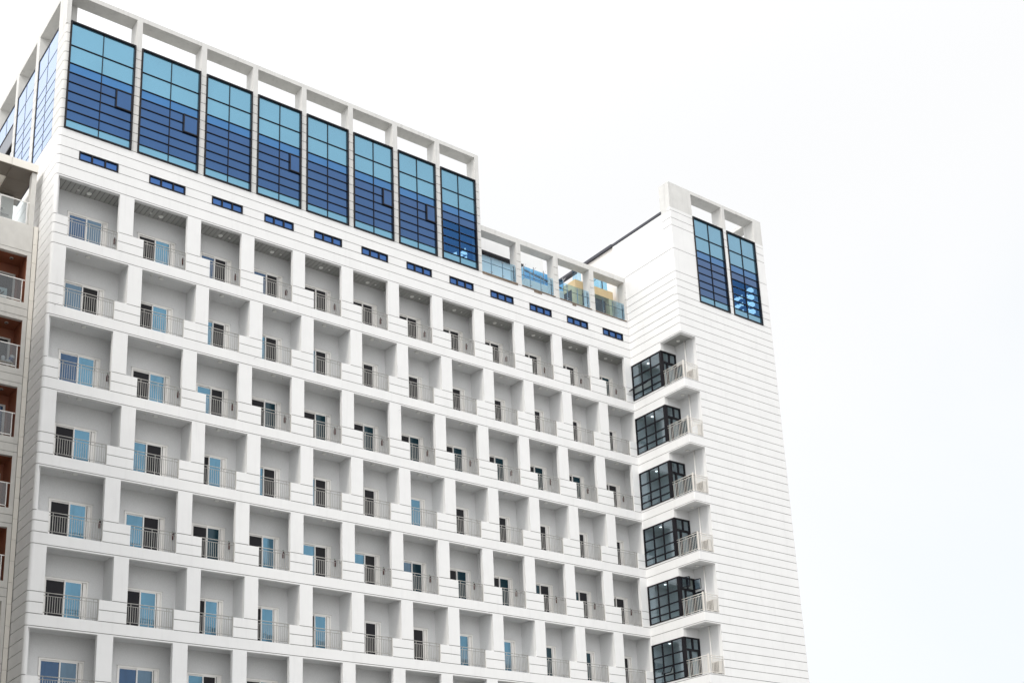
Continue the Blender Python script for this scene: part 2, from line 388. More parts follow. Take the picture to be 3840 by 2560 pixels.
# side windows on the left return
def side_window(y0, y1, zb):
    f = MB(); w = y1-y0; e = 0.08; zt = WT+ZS+.1
    f.box(-0.02, 0.06, 0, e, zb, zt, BLACKM).box(-0.02, 0.06, w-e, w, zb, zt, BLACKM).box(-0.02, 0.06, e, w-e, zb, zb+e, BLACKM).box(-0.02, 0.06, e, w-e, zt-e, zt, BLACKM)
    mid = w/2
    f.box(0.0, 0.06, mid-.018, mid+.018, zb+e, zt-e, BLACKM)
    zz = [z for z in [7.3, 7.95, 8.6, 9.25, 9.9, 10.55, 11.2, 12.55] if z > zb+.2]
    for z in zz: f.box(0.0, 0.06, e, mid-.018, z-.018, z+.018, BLACKM).box(0.0, 0.06, mid+.018, w-e, z-.018, z+.018, BLACKM)
    root = f.build('curtain_window', hotel, (0.04, y0, 0))
    MB().box(0.012, 0.05, e-.01, w-e+.01, zb+e-.01, zt-e+.01, GL_SIDE).build('pane', root)
side_window(1.37, 5.02, 6.60); side_window(5.61, 9.09, 6.60); side_window(9.61, 13.19, 12.5)
bp = MB()
for k in range(6): bp.box(0.05, 0.2, 9.62+k*0.595, 9.62+k*0.595+0.575, 11.25, 12.48, GREYPAN)
bp.box(0.03, 0.25, 9.61, 13.19, 11.12, 11.24, BLACKM)
tag(hb(bp, 'spandrel_panel'), 'dark grey metal panels under the side glazing')

# ---- glowing plates added behind the see-through panes for their bright patches
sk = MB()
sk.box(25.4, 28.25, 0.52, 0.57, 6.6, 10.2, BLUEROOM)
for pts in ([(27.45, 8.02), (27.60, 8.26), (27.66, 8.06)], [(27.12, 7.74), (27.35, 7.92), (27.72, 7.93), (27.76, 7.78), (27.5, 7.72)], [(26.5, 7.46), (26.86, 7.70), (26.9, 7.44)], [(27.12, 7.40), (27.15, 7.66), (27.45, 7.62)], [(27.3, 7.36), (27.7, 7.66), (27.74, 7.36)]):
    sk.plate(pts, 0.46, 0.50, GLOWPL)
tag(hb(sk, 'glow_plates'), 'glowing plates imitating bright patches in the last tall window')

# ---- strip windows
def strip_window(x0, x1):
    w = x1-x0; f = MB(); e = 0.075; z0, z1 = G[1]-0.005, G[2]+0.005
    f.box(0, e, -0.03, 0.15, z0, z1, BLACKM).box(w-e, w, -0.03, 0.15, z0, z1, BLACKM).box(e, w-e, -0.03, 0.15, z0, z0+e, BLACKM).box(e, w-e, -0.03, 0.15, z1-e, z1, BLACKM)
    for k in (1, 2): f.box(w*k/3-.045, w*k/3+.045, -0.02, 0.12, z0+e, z1-e, BLACKM)
    root = f.build('strip_window', hotel, (x0, 0, 0))
    p = MB(); p.box(e-.01, w-e+.01, 0.05, 0.08, z0+e-.01, z1-e+.01, GL_STRIP); p.build('pane', root)
for c in range(NC): strip_window(SL[c], SR[c])

# ------------------------------------------------------------------ balconies of the main facade
CEILZ = oT + 0.12
def balcony_mesh(c, top):
    b = MB(); x0, x1 = Lx[c]-Lx[c], Sx[c]-Lx[c]; nx = (Lx[c+1] if c < NC-1 else XT)-Lx[c]
    d0, d1 = DX0[c]-Lx[c], DX1[c]-Lx[c]
    yb = RD
    # rear wall round the door, side wall, floor, ceiling
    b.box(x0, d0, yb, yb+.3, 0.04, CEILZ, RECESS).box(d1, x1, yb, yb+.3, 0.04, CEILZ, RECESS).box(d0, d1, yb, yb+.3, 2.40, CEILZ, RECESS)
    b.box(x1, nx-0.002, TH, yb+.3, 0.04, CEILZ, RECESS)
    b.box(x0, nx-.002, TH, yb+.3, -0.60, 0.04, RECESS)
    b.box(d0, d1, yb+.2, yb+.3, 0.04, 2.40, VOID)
    if top:
        b.box(x0, nx-.002, TH, yb+.3, CEILZ+.03, CEILZ+.28, SLATGAP)
        n = max(9, round((x1-x0)/0.27)); w = (x1-x0)/n
        for k in range(n): b.box(x0+k*w+.015, x0+(k+1)*w-.015, TH, yb, CEILZ, CEILZ+.028, CEIL)
    return b.mesh('balcony')
bal_mesh = {}
rail_mesh = {}
lamp_me = MB().tube((0,0,-0.03),(0,0,0.01),0.15,RIM,16).tube((0,0,-0.06),(0,0,-0.028),0.12,DISC,16,0.13).mesh('ceiling_light')
det_me = MB().tube((0,0,-0.045),(0,0,0.01),0.06,DISC,12).tube((0,0,-0.07),(0,0,-0.044),0.03,RIM,10).mesh('smoke_detector')

def railing_mesh(w, ends=(True, True)):
    b = MB(); yr = 0.11
    zt, z2, zb = gP+0.015, 0.985, 0.14
    b.tube((0,yr,zt),(w,yr,zt),0.024,RAILM,8); b.tube((0,yr,z2),(w,yr,z2),0.017,RAILM,8); b.tube((0,yr,zb),(w,yr,zb),0.017,RAILM,8)
    n = max(2, round(w/0.121))
    for k in range(1, n):
        x = w*k/n
        if k % 8 == 2 or (k == n-2): b.box(x-.013, x+.013, yr-.013, yr+.013, 0.0, zt-.02, RAILM)
        else: b.box(x-.009, x+.009, yr-.009, yr+.009, zb, z2, RAILM)
    b.box(w-.04, w-.004, yr-.02, yr+.02, 0.0, zt-.02, RAILM); b.box(0.004, 0.03, yr-.015, yr+.015, 0.0, zt-.02, RAILM)
    return b.mesh('railing')

PM = {'b': GL_DOORB, 'n': GL_DOORN, 'g': GL_DOORG, 't': GL_DOORT, 'k': SCREEN, 'd': VOID}
PL = {'b': 'pane of blue glass', 'n': 'pane of navy glass', 'g': 'pane of grey blue glass', 't': 'pane of dark teal glass', 'k': 'dark fly screen', 'd': 'dark open doorway'}
# left and right leaf of every sliding door, read from the photograph
DOORS = ['ng kb nk nk kk kk kk kk kk kk kk kt',
         'gd kb bk bk bk kk kk bk kk kk kk kk',
         'nb kb bk kt kt kt kt kt kt kt kt kk',
         'kb bk kb bk bk kk bb gk bk bk tk tk',
         'kb bk kt kb bk bd gt kt kt tk tk kk',
         'kb kb kb kb kb kk kk bb bb bt tt kk',
         'ng ng bk kb bk bk kk kk kk kk kk kk']
door_me = {}; pane_me = {}
def sliding_door(c, r, code):
    w = DX1[c]-DX0[c]; key = round(w, 2); H = 2.36
    mid = w*0.485; rs = w-0.30
    if key not in door_me:
        f = MB(); e = 0.07
        f.box(0, e, -0.06, 0.10, 0.04, H, PVC).box(w-e, w, -0.06, 0.10, 0.04, H, PVC).box(e, w-e, -0.06, 0.10, H-e, H, PVC).box(e, w-e, -0.06, 0.10, 0.04, 0.09, PVC)
        f.box(-0.03, w+0.05, -0.075, 0.0, H+0.005, H+0.045, WHITEF)         # drip ledge over the frame
        for a, b, y in ((e, mid, 0.02), (mid-.06, rs, -0.035)):
            s = 0.062
            f.box(a, a+s, y, y+.045, 0.09, H-e, PVC).box(b-s, b, y, y+.045, 0.09, H-e, PVC).box(a+s, b-s, y, y+.045, 0.09, 0.17, PVC).box(a+s, b-s, y, y+.045, H-e-.07, H-e, PVC)
        f.box(rs+.05, rs+.11, -0.01, 0.03, 0.09, H-e, PVC); f.box(rs, rs+.05, 0.03, 0.05, 0.09, H-e, SCREEN); f.box(rs+.11, w-e, 0.02, 0.04, 0.09, H-e, PVC)
        door_me[key] = f.mesh('sliding_door')
    root = put('sliding_door', door_me[key], hotel, (DX0[c], RD, -FH*r))
    e = .07
    for side, ch in enumerate(code):
        k = (key, side, ch)
        if k not in pane_me:
            a, b, y = ((e+.05, mid-.05, .035), (mid-.01, rs-.05, -.02))[side]
            pane_me[k] = MB().box(a, b, y, y+.02, 0.16, H-e-.06, PM[ch]).mesh('pane')
        tag(put('pane', pane_me[k], root), PL[ch])
    return root

def inframe(x, y, z):
    d = Vector((x, y, z+Z0)) - cam.matrix_world.translation
    zc = d.dot(fw); px = 1874.3+4739.1*d.dot(cs)/zc; py = 2174.4-4739.1*d.dot(cu)/zc
    return px, py
for r in range(NR):
    codes = DOORS[r].split()
    for c in range(NC):
        b0 = -FH*r
        px, py = inframe(Lx[c], 0, b0+oT)
        if py > 2575: continue
        key = (r == 0, 'a' if c == 0 else 'b' if c == 1 else 'z' if c == NC-1 else 'c')
        if key not in bal_mesh: bal_mesh[key] = balcony_mesh(c, r == 0)
        o = put('balcony', bal_mesh[key], hotel, (Lx[c], 0, b0))
        if r == 0: o['label'] = 'balcony recess with a slatted grey ceiling'
        if inframe(DX0[c], RD, b0+2.4)[1] < 2570: sliding_door(c, r, codes[c])
        if inframe(Rx[c], 0, b0+gP)[1] < 2575:
            w = Rx[c]-Mx[c]; k = round(w, 1)
            if k not in rail_mesh: rail_mesh[k] = railing_mesh(w)
            put('railing', rail_mesh[k], hotel, (Mx[c], 0, b0))
        if r <= 4:
            if c < 2: big, small = Lx[c]+2.0-.05*c, Lx[c]+1.4-.05*c
            else: big, small = Lx[c]+1.65, Lx[c]+2.24
            y = 1.0 if r == 0 else 0.55
            lm_ = put('ceiling_light', lamp_me, hotel, (big, y, b0+CEILZ)); put('smoke_detector', det_me, hotel, (small, y, b0+CEILZ))

# small wire hooks left in the fascia
for k, (x, z) in enumerate(((0.38, -4.30), (11.85, -4.36), (21.7, -5.30))):
    MB().tube((x, 0.02, z), (x+0.02, -0.16, z), 0.008, STEEL, 5).tube((x+.02, -0.16, z), (x+.17, -0.2, z+.10), 0.008, STEEL, 5).build('wire_hook', hotel)

# ------------------------------------------------------------------ low crown frame over the roof terrace
lf = MB()
lp = [(WR[i], WL[i+1]) for i in range(8, 11)] + [(WR[11], XT)]
for a, b in [(XB+.004, WL[8]+.0001)] + lp:
    if b-a > .02:
        bands(lf, [t for t in tick if t < 9.0] + [LS-0.3], lambda lo, hi: [(a, b)], 0, 0.75, WHITEF); lf.box(a, b, 0, 0.75, LS-.3+JG/2-.04, LS, WHITEF)
lf.box(XB+.004, XT, 0, 0.75, LS, LT, WHITEF)
hb(lf, 'terrace_frame')
sill = MB()
for i in range(8, 12):
    sill.box(WL[i], WR[i], -0.05, 0.6, WB+.005, WB+.06, SILL); sill.box(WL[i], WR[i], 0.0, 0.5, WB+.06, WB+.10, WHITE)
    if i == 8: sill.box(WL[i], WR[i], -0.03, 0.05, WB-.10, WB+.003, SILL)
for x in (33.1, 33.45, 36.6): sill.box(x, x+.35, -0.02, 0.06, WB-.17, WB-.0, SILL)
hb(sill, 'terrace_sill')
# glass balustrades of the terrace
for i in range(8, 12):
    a, b = WL[i]+.03, WR[i]-.05; w = b-a
    g = MB(); g.box(0, w, 0.12, 0.14, 6.66, 8.0, RGLASS)
    root = g.build('glass_balustrade', hotel, (a, 0, 0))
    MB().tube((0, .17, 7.5), (w, .17, 7.5), .02, DARKCOP, 8).build('rail', root)
    for t in (0.30, 0.63, 0.955):
        p = MB(); x = w*t; p.box(x-.018, x+.018, .15, .20, 6.6, 7.95, STEEL if t < .9 else DARKCOP)
        for z in (6.85, 7.85): p.box(x-.09, x+.09, .10, .16, z-.014, z+.014, STEEL)
        p.build('post', root)

# ------------------------------------------------------------------ tower
tw = MB()
win = [(44.265, 47.44), (47.83, 50.97)]
T = 0.3
# front face
def front_spans(lo, hi):
    if lo > 6.4 and hi < 13.6: return invert(win, XT, XR)
    return [(XT, XR)]
bands(tw, G + [6.5], lambda lo, hi: [(XT, XR)], YD, YD+T, WHITE, corner=XT, rad=.035)
bands(tw, [6.5, 7.161, 7.72, 8.334, 10.184, 12.06, 12.668, 13.27], front_spans, YD, YD+T, WHITE, corner=XT, rad=.035)
for a, b in invert(win, XT, XR): tw.box(a, b, YD, YD+T, 13.27+JG/2, 13.53, WHITE)
op = [(44.262, 47.49), (47.83, 51.02)]
for a, b in invert(op, XT, XR): tw.box(a, b, YD, YD+0.98, 13.53, BS+.03, WHITEF)
tw.box(XT, XR, YD, YD+0.98, BS+.03, BT+.01, WHITEF)
tw.box(50.92, XR, YD+.98, YD+6, BS+.03, BT+.01, WHITEF)           # right return beam
tw.box(51.2, XR, YD+5.5, YD+6, 13.3, BS+.03, WHITEF)
# balcony storeys: front face right of the corner recess
xi = 43.45
for r in range(NR):
    b0 = -FH*r
    lv = [b0, b0+gM, b0+gP, b0+1.74, b0+2.35, b0+2.96, b0+gA]
    bands(tw, lv, lambda lo, hi: [(xi, XR)], YD, YD+T, WHITE)
    top = b0+FH if r else G[0]
    bands(tw, [b0+gA, top], lambda lo, hi: [(XT, XR)], YD, YD+T, WHITE, corner=XT, rad=.035)
    tw.box(XT, xi, YD, YD+T, b0+oT+.01, b0+gA-JG/2, WHITE)
    # left face
    tw.box(XT, XT+T, -3.1, 0, b0+2.93, b0+gA-JG/2, WHITE); tw.box(XT, XT+T, YD+T, -3.1, b0+oT+.01, b0+gA-JG/2, WHITE)
    tw.box(XT+.03, XT+T, YD+T, 0, b0+gA-JG/2, b0+gA+JG/2, JOINT)
    tw.box(XT, XT+T, YD+T, 0, b0+gA+JG/2, top-JG/2, WHITE)
    tw.box(XT, XT+T, -3.1, 0, b0+JG/2, b0+.14, WHITE); tw.box(XT+.03, XT+T, YD+T, 0, b0-JG/2, b0+JG/2, JOINT)
tw.box(XT, XR, YD, YD+T, -Z0, -FH*(NR-1)-JG/2, WHITE)
tw.box(XT, XT+T, YD+T, 0, -Z0, -FH*(NR-1)-JG/2, WHITE)
# upper left face
bands(tw, [G[0], G[1], G[2], G[3], 6.581, 7.161, 7.72, 8.334, 10.184], lambda lo, hi: [(YD+T, 1.1)], XT, XT+T, WHITE, axis='y')
bands(tw, [10.184, 13.36], lambda lo, hi: [(-4.25, 1.1)], XT, XT+T, WHITE, axis='y')
bands(tw, [10.184, 12.06, 12.668, 13.27], lambda lo, hi: [(YD+T, -4.25)], XT, XT+T, WHITE, axis='y')
tw.box(XT, XT+2.28, YD+.98, -4.18, 13.56, BT+.012, WHITEF); tw.box(XT, XT+.6, YD+T, -4.25, 13.27-JG/2, 13.531, WHITEF)
tw.box(XT+.10, XT+.4, 1.1, 5.4, 6.0, 13.38, WARMW)
hb(tw, 'tower_wall')
tc = MB()
tc.box(XR-.3, XR, YD+T, 8, -Z0, 13.3, WHITE).box(XT+1.9, XR-.3, -2.9, 8, -Z0, 13.2, WHITE).box(XT+T, XT+1.9, 0.2, 5.3, -Z0, 13.2, WHITE)
tc.box(XT+T, XT+1.9, -2.9, .2, 4.3, 13.2, WHITE).box(XT+T, XR-.3, YD+T, -2.9, 4.3, 6.4, WHITE)
hb(tc, 'tower_core')
cp = MB()
cp.box(XT-.05, XT+.35, -4.24, 1.15, 13.37, 13.56, DARKCOP); cp.box(XT-.08, XT+.35, 1.152, 9.0, 13.39, 13.60, DARKCOP)
hb(cp, 'roof_coping')
for (a, b), see in zip(win, (False, True)): tall_window(a+.005, b-.005, YD, see=see)
sk = MB()  # glowing plates added for the bright patches in the tower pane
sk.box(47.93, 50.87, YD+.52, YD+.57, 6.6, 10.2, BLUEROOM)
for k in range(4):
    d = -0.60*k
    sk.plate([(50.0, 9.33+d), (50.30, 9.68+d), (50.62, 9.80+d), (50.84, 9.74+d), (50.84, 9.52+d), (50.45, 9.27+d), (50.2, 9.22+d)], YD+.46, YD+.50, GLOWPL)
    sk.plate([(50.02, 8.86+d), (50.06, 9.08+d), (50.3, 9.02+d)], YD+.46, YD+.50, GLOWPL)
    if k in (1, 2): sk.plate([(48.5, 8.80+d), (48.85, 9.06+d), (49.3, 9.08+d), (48.95, 8.76+d), (48.6, 8.68+d)], YD+.46, YD+.50, GLOWPL)
    if k in (1, 2, 3): sk.plate([(49.06, 9.14+d), (49.5, 9.46+d), (49.52, 9.12+d)], YD+.46, YD+.50, GLOWPL)
tag(hb(sk, 'glow_plates'), 'rows of glowing plates imitating bright patches in the tower window')

# ---- tower corner balconies with glazed bays
yb = -3.1
def bay(r):
    b0 = -FH*r
    # recess: rear wall round the door, right wall, ceiling, floor
    w = MB()
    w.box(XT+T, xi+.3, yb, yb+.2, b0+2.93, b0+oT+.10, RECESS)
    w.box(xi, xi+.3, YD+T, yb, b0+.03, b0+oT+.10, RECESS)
    if r == 0:
        w.box(XT+T, xi+.3, YD+T, yb+.2, b0+oT+.13, b0+oT+.3, SLATGAP)
        n = 9; h = (yb-YD-T)/n
        for k in range(n): w.box(XT+T, xi, YD+T+k*h+.012, YD+T+(k+1)*h-.012, b0+oT+.10, b0+oT+.128, CEIL)
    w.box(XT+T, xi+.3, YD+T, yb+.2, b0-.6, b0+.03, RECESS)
    w.box(XT, xi, YD, YD+T, b0+JG/2+.001, b0+.06, WHITE); w.box(XT, XT+T, YD+T, yb, b0+JG/2+.001, b0+.06, WHITE)
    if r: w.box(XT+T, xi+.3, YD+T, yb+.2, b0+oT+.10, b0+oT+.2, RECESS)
    o = hb(w, 'corner_balcony')
    # room seen through the glass
    rm = MB(); X1 = XT+3.6
    rm.box(XT+T, X1, yb+.25, -.02, b0-.1, b0+.06, BAYIN).box(XT+T, X1, yb+.25, -.02, b0+2.99, b0+3.1, BAYIN)
    rm.box(XT+1.8, XT+1.9, yb+.25, -.02, b0+.06, b0+2.99, BAYIN).box(XT+.05, XT+1.8, -.02, .08, b0+.06, b0+2.99, PALE)
    hb(rm, 'bay_room')
    # glazed bay: left face grid and front face with casements over a door
    f = MB(); z0, z1 = b0+.14, b0+2.93; e = .075
    f.box(XT-.03, XT+.09, -e, .02, z0, z1, BLACKM).box(XT-.03, XT+.09, yb+.2, -e, z0, z0+e, BLACKM).box(XT-.03, XT+.09, yb+.2, -e, z1-e, z1, BLACKM)
    f.box(XT-.03, XT+.19, yb-.03, yb+.2, z0, z1, BLACKM)
    for y in (-1.0, -1.95): f.box(XT-.01, XT+.07, y-.045, y+.045, z0+e, z1-e, BLACKM)
    for h in (.63, 1.216, 1.98):
        for a, b in ((yb+.2, -1.995), (-1.905, -1.045), (-.955, -e)): f.box(XT-.01, XT+.07, a, b, b0+h-.045, b0+h+.045, BLACKM)
    fx = xi
    f.box(fx-.09, fx, yb-.03, yb+.1, z0, z1, BLACKM).box(XT+.19, fx-.09, yb-.03, yb+.1, z1-.09, z1, BLACKM)
    f.box(XT+.19, fx-.09, yb-.03, yb+.1, b0+2.0, b0+2.14, BLACKM)
    f.box(XT+.76, XT+.86, yb-.03, yb+.1, b0+2.14, z1-.09, BLACKM).box(XT+.50, XT+.62, yb-.03, yb+.1, z0, b0+2.0, BLACKM)
    f.box(XT+.62, fx-.09, yb-.02, yb+.06, z0, z0+.25, BLACKM).box(fx-.22, fx-.09, yb-.02, yb+.06, z0+.25, b0+2.0, BLACKM)
    root = hb(f, 'glazed_bay')
    op_pane = r == 0
    p = MB()
    ys = [(yb+.2, -1.995), (-1.905, -1.045), (-.955, -e)]; zs = [(z0+e, b0+.585), (b0+.675, b0+1.171), (b0+1.261, b0+1.935), (b0+2.025, z1-e)]
    for i, (a, b) in enumerate(ys):
        for j, (lo, hi) in enumerate(zs):
            if r == 0 and j == 1 and i in (1, 2): continue
            if r == 5 and j == 1 and i == 1: continue
            p.box(XT+.02, XT+.035, a-.01, b+.01, lo-.01, hi+.01, BAYG)
    p.box(XT+.18, XT+.51, yb+.03, yb+.045, z0, b0+2.01, BAYG).box(XT+.61, fx-.2, yb+.03, yb+.045, z0+.24, b0+2.01, BAYG)
    if r != 4: p.box(XT+.18, XT+.77, yb+.03, yb+.045, b0+2.13, z1-.08, BAYG).box(XT+.85, fx-.08, yb+.03, yb+.045, b0+2.13, z1-.08, BAYG)
    p.build('pane', root)
    def hinged(name, pts_frame, glass_m=BAYG):
        h = MB(); o4 = [Vector(q) for q in pts_frame]
        for k in range(4): h.quadbar(o4[k], o4[(k+1) % 4], .05, .05, BLACKM)
        b = len(h.v); n = (o4[1]-o4[0]).cross(o4[3]-o4[0]).normalized()*.006
        h.v += [tuple(q+n) for q in o4] + [tuple(q-n) for q in o4]
        h.f += [(b,b+1,b+2,b+3),(b+7,b+6,b+5,b+4)]; h.mi += [h.m(glass_m)]*2; h.sm += [False]*2
        h.build(name, root)
    if r in (0, 5):
        for i in ((1, 2) if r == 0 else (1,)):
            a, b = ys[i]; ht = zs[1][1]; d = .46 if r == 0 else .22; l = .38 if r == 0 else .45
            hinged('awning_sash', [(XT-.02, a+.02, ht), (XT-.02, b-.02, ht), (XT-.02-d, b-.02, ht-l), (XT-.02-d, a+.02, ht-l)])
    if r == 4:
        for xa, sgn in ((XT+.22, 1), (fx-.10, -1)):
            zl, zh = b0+2.15, z1-.10
            hinged('casement_sash', [(xa, yb-.04, zl), (xa+sgn*.22, yb-.55, zl), (xa+sgn*.22, yb-.55, zh), (xa, yb-.04, zh)] if sgn > 0 else [(xa, yb-.04, zl), (xa+.12, yb-.58, zl), (xa+.12, yb-.58, zh), (xa, yb-.04, zh)])
    if r < 5:                        # balcony door standing open against the side wall
        dl = MB(); x = xi-.06; a, b, z0_, z1_ = yb-.85, yb-.03, b0+.10, b0+1.93
        dl.box(x-.04, x, a, a+.08, z0_, z1_, BLACKM).box(x-.04, x, b-.08, b, z0_, z1_, BLACKM).box(x-.04, x, a+.08, b-.08, z0_, z0_+.2, BLACKM).box(x-.04, x, a+.08, b-.08, z1_-.08, z1_, BLACKM)
        dl.box(x-.025, x-.015, a+.07, b-.07, z0_+.19, z1_-.07, GL_DOORT)
        dl.build('door_leaf', root)
    # lamp inside the room
    put('ceiling_lamp', bl_me, hotel, (XT+.80, -0.95, b0+2.985))
    # railing: two sides meeting at a thick corner post
    q = MB(); zt, z2, zb = b0+1.27, b0+1.12, b0+.17; xr, yr = XT+.06, YD+.06
    q.box(xr-.045, xr+.045, yr-.045, yr+.045, b0+.03, b0+1.36, RAILC)
    for z, rad in ((zt, .028), (z2, .02), (zb, .022)):
        q.tube((xr, yr, z), (xr, yb-.0, z), rad, RAILC, 8); q.tube((xr, yr, z), (xi-.02, yr, z), rad, RAILC, 8)
    n = 14
    for k in range(1, n):
        y = yr+(yb-yr)*k/n; t = k in (3, 8, 12); hh = (b0+.03, zt) if t else (zb, z2)
        q.box(xr-.009, xr+.009, y-.009, y+.009, *hh, RAILC)
    n = 10
    for k in range(1, n+1):
        x = xr+(xi-.03-xr)*k/n; t = k in (5, n); hh = (b0+.03, zt) if t else (zb, z2)
        q.box(x-.009, x+.009, yr-.009, yr+.009, *hh, RAILC)
    hb(q, 'corner_railing')
    put('ceiling_light', lamp_me, hotel, (XT+.98, -3.95, b0+oT+.10))
    MB().tube((xi-.07, -4.13, b0+.03), (xi-.07, -4.13, b0+oT+.10), .055, PVC, 10).build('downpipe', hotel)
bl_me = MB().tube((0,0,-.02),(0,0,0),.085,LAMP,14).mesh('ceiling_lamp')
for r in range(6): bay(r)

# air conditioners on the corner balconies
def ac(r, label, plain=False):
    b0 = Z0-FH*r
    c = MB().box(0, .28, 0, .62, 0.14, .98, ACW).box(.03, .08, .04, .10, 0, .14, STEEL).box(.03, .08, .52, .58, 0, .14, STEEL).box(.2, .25, .04, .10, 0, .14, STEEL).box(.2, .25, .52, .58, 0, .14, STEEL)
    root = tag(c.build('air_conditioner', None, (43.08, -5.02, b0+.03)), label, 'air conditioner', 'outdoor units on the corner balconies')
    g = MB()
    if plain:
        g.box(-.012, 0, .05, .57, .2, .92, WHITEP); g.build('cover_panel', root)
    else:
        g.box(-.012, 0, .05, .57, .2, .92, ACG)
        for k in range(9): g.box(-.026, -.012, .07+k*.055, .07+k*.055+.012, .2, .92, ACW)
        g.build('grille', root)
ac(0, 'louvred air conditioner on the topmost corner balcony of the tower')
ac(1, 'air conditioner with a plain white cover on the second corner balcony down', True)
ac(2, 'louvred air conditioner on the third corner balcony down the tower')
ac(3, 'louvred air conditioner on the fourth corner balcony down the tower')
ac(4, 'louvred air conditioner on the corner balcony with both casements swung open')
ac(5, 'louvred air conditioner on the lowest corner balcony in view')

# fire extinguishers on the rear walls, hidden behind the parapet on every other storey
ext = MB().tube((0,0,0),(0,0,.30),.062,RED,10).tube((0,0,.30),(0,0,.36),.045,RED,10,.02).tube((0,0,.36),(0,0,.42),.025,BLACKM,8)
ext.tube((.02,-.03,.38),(.075,-.05,.2),.012,BLACKM,6)
ext_me = ext.mesh('fire_extinguisher'); tag_me = MB().box(-.035,.035,-.02,.0,.44,.49,GREEN).mesh('green_tag')
ORD = ['first', 'second', 'third', 'fourth', 'fifth', 'sixth', 'seventh', 'eighth', 'ninth', 'tenth', 'eleventh', 'twelfth']
STO = {0: 'top storey', 2: 'third storey down', 4: 'fifth storey down', 6: 'seventh storey down'}
for r in (0, 2, 4, 6):
    for c in range(NC):
        x = (3.86, 7.9)[c] if c < 2 else Rx[c]+.28
        z = -FH*r+1.18
        if inframe(x, RD, z)[1] > 2550: continue
        o = put('fire_extinguisher', ext_me, None, (x, RD-.07, Z0+z))
        tag(o, 'red fire extinguisher on the rear wall, %s balcony from the left, %s' % (ORD[c], STO[r]), 'fire extinguisher', 'fire extinguishers on the balcony walls')
        if r: put('green_tag', tag_me, o, (0, 0.05, 0))

# ------------------------------------------------------------------ roof terrace buildings
pv = empty('roof_penthouse', (33, 4, Z0+6.2))
tag(pv, 'white rooftop penthouse wall with a dark eave band behind the terrace frame', 'penthouse')
MB().box(-4.3, 4.4, 0, 5, 0, 6.5, WHITE).build('wall', pv)
MB().box(-3.5, 2.2, -.35, -.002, 4.62, 4.78, BLACKM).build('eave', pv)
ph = empty('roof_pavilion', (38.0, 1.15, Z0+6.2))
tag(ph, 'pale yellow stone pavilion with a dark doorway beside the tower on the roof terrace', 'pavilion')
w = MB(); w.box(0, 3.72, 0, 1.35, 2.58, 3.22, YELLOW).box(0, .62, 0, .42, 0, 2.579, YELLOW).box(3.3, 3.72, 0, .42, 0, 2.579, YELLOW).box(0, .3, 1.5, 1.8, 0, 2.579, PALE)
w.build('wall', ph)
MB().box(.05, 3.66, .45, 1.48, 0, 2.575, DGREY).build('dark_doorway', ph)
g = MB()
for k in range(3): g.box(1.15+k*.8, 1.92+k*.8, .35, .37, 3.25, 4.4, BGLASS)
g.box(.25, 1.1, .5, .52, 3.25, 4.3, RGLASS); g.build('glass_screen', ph)
p = MB()
for x in (1.12, 1.95, 3.0): p.box(x-.03, x+.03, .30, .36, 3.22, 4.5, DARKCOP)
p.quadbar((1.6, .3, 3.3), (2.4, .3, 4.1), .04, .05, DARKCOP); p.build('post', ph)
pb = empty('roof_glass_house', (34.3, 2.4, Z0+6.2))
tag(pb, 'low pale rooftop block topped with blue glass screens and thin posts', 'glass house')
MB().box(0, 3.65, 0, 1.5, .5, 2.75, PALE).build('wall', pb)
MB().box(.3, 3.6, -.02, -.001, 0.5, 0.95, GREYPAN).build('base_panel', pb)
g = MB()
for k in range(4): g.box(k*.93+.02, k*.93+.9, .1, .12, 2.78, 3.75, BGLASS)
for k in range(3): g.box(k*1.2+.1, k*1.2+1.2, .8, .82, 2.78, 4.3, RGLASS)
g.build('glass_screen', pb)
p = MB()
for k in range(5): p.box(k*.93-.02, k*.93+.02, .08, .14, 2.75, 3.95, STEEL); p.quadbar((k*.93, .1, 3.7), (k*.93+.16, 0, 3.95), .03, .03, STEEL)
p.quadbar((.1, .2, 3.55), (3.6, .2, 3.1), .09, .12, BLACKM); p.build('post', pb)

# ------------------------------------------------------------------ neighbouring building at the left
YN = 2.4
nb = empty('neighbour_building', (-3.5, YN, 0))
tag(nb, 'pale apartment block with dark brown loggias and glass rails at the left edge', 'building')
def nbuild(mb, name): return mb.build(name, nb, (3.5, -YN, Z0))
nw = MB(); LL, LR_ = -3.6, -0.53
lt = [-0.47-3.89*k for k in range(7)]
nw.box(-9, -.31, YN, YN+.25, lt[0]+.28, 1.40, NEIGH)
for k, t in enumerate(lt):
    b = t-2.84
    nw.box(LR_, -.31, YN, YN+.25, b, t, NEIGH); nw.box(-9, LL, YN, YN+.25, b, t, NEIGH)
    nw.box(-9, -.31, YN, YN+.25, t, t+.215, NEIGH)
    nw.box(-9, -.31, YN+.03, YN+.25, t+.215, t+.245, JOINT)
    lo = lt[k+1]+.70 if k < 6 else -Z0
    nw.box(-9, -.31, YN, YN+.25, lo, b, NEIGH)
    if k < 6: nw.box(-9, -.31, YN+.03, YN+.25, lo-.03, lo, JOINT); nw.box(-9, -.31, YN, YN+.25, t-3.89+.245, lo-.03, NEIGH)
nw.box(-9, -.31, YN, YN+.25, lt[0]+.245, lt[0]+.28, NEIGH)
nw.box(-.31, -.28, YN+.06, YN+.25, -Z0, 1.40, JOINT)
nw.box(-9, -.05, YN+1.75, 14, -Z0, 1.3, NEIGH)
nbuild(nw, 'wall')
stp = MB(); z = 1.42
while z > -26: stp.box(-.28, -.045, YN-.01, YN+.25, z-1.115, z, CREAM); stp.box(-.27, -.05, YN+.02, YN+.24, z-1.13, z-1.115, JOINT); z -= 1.13
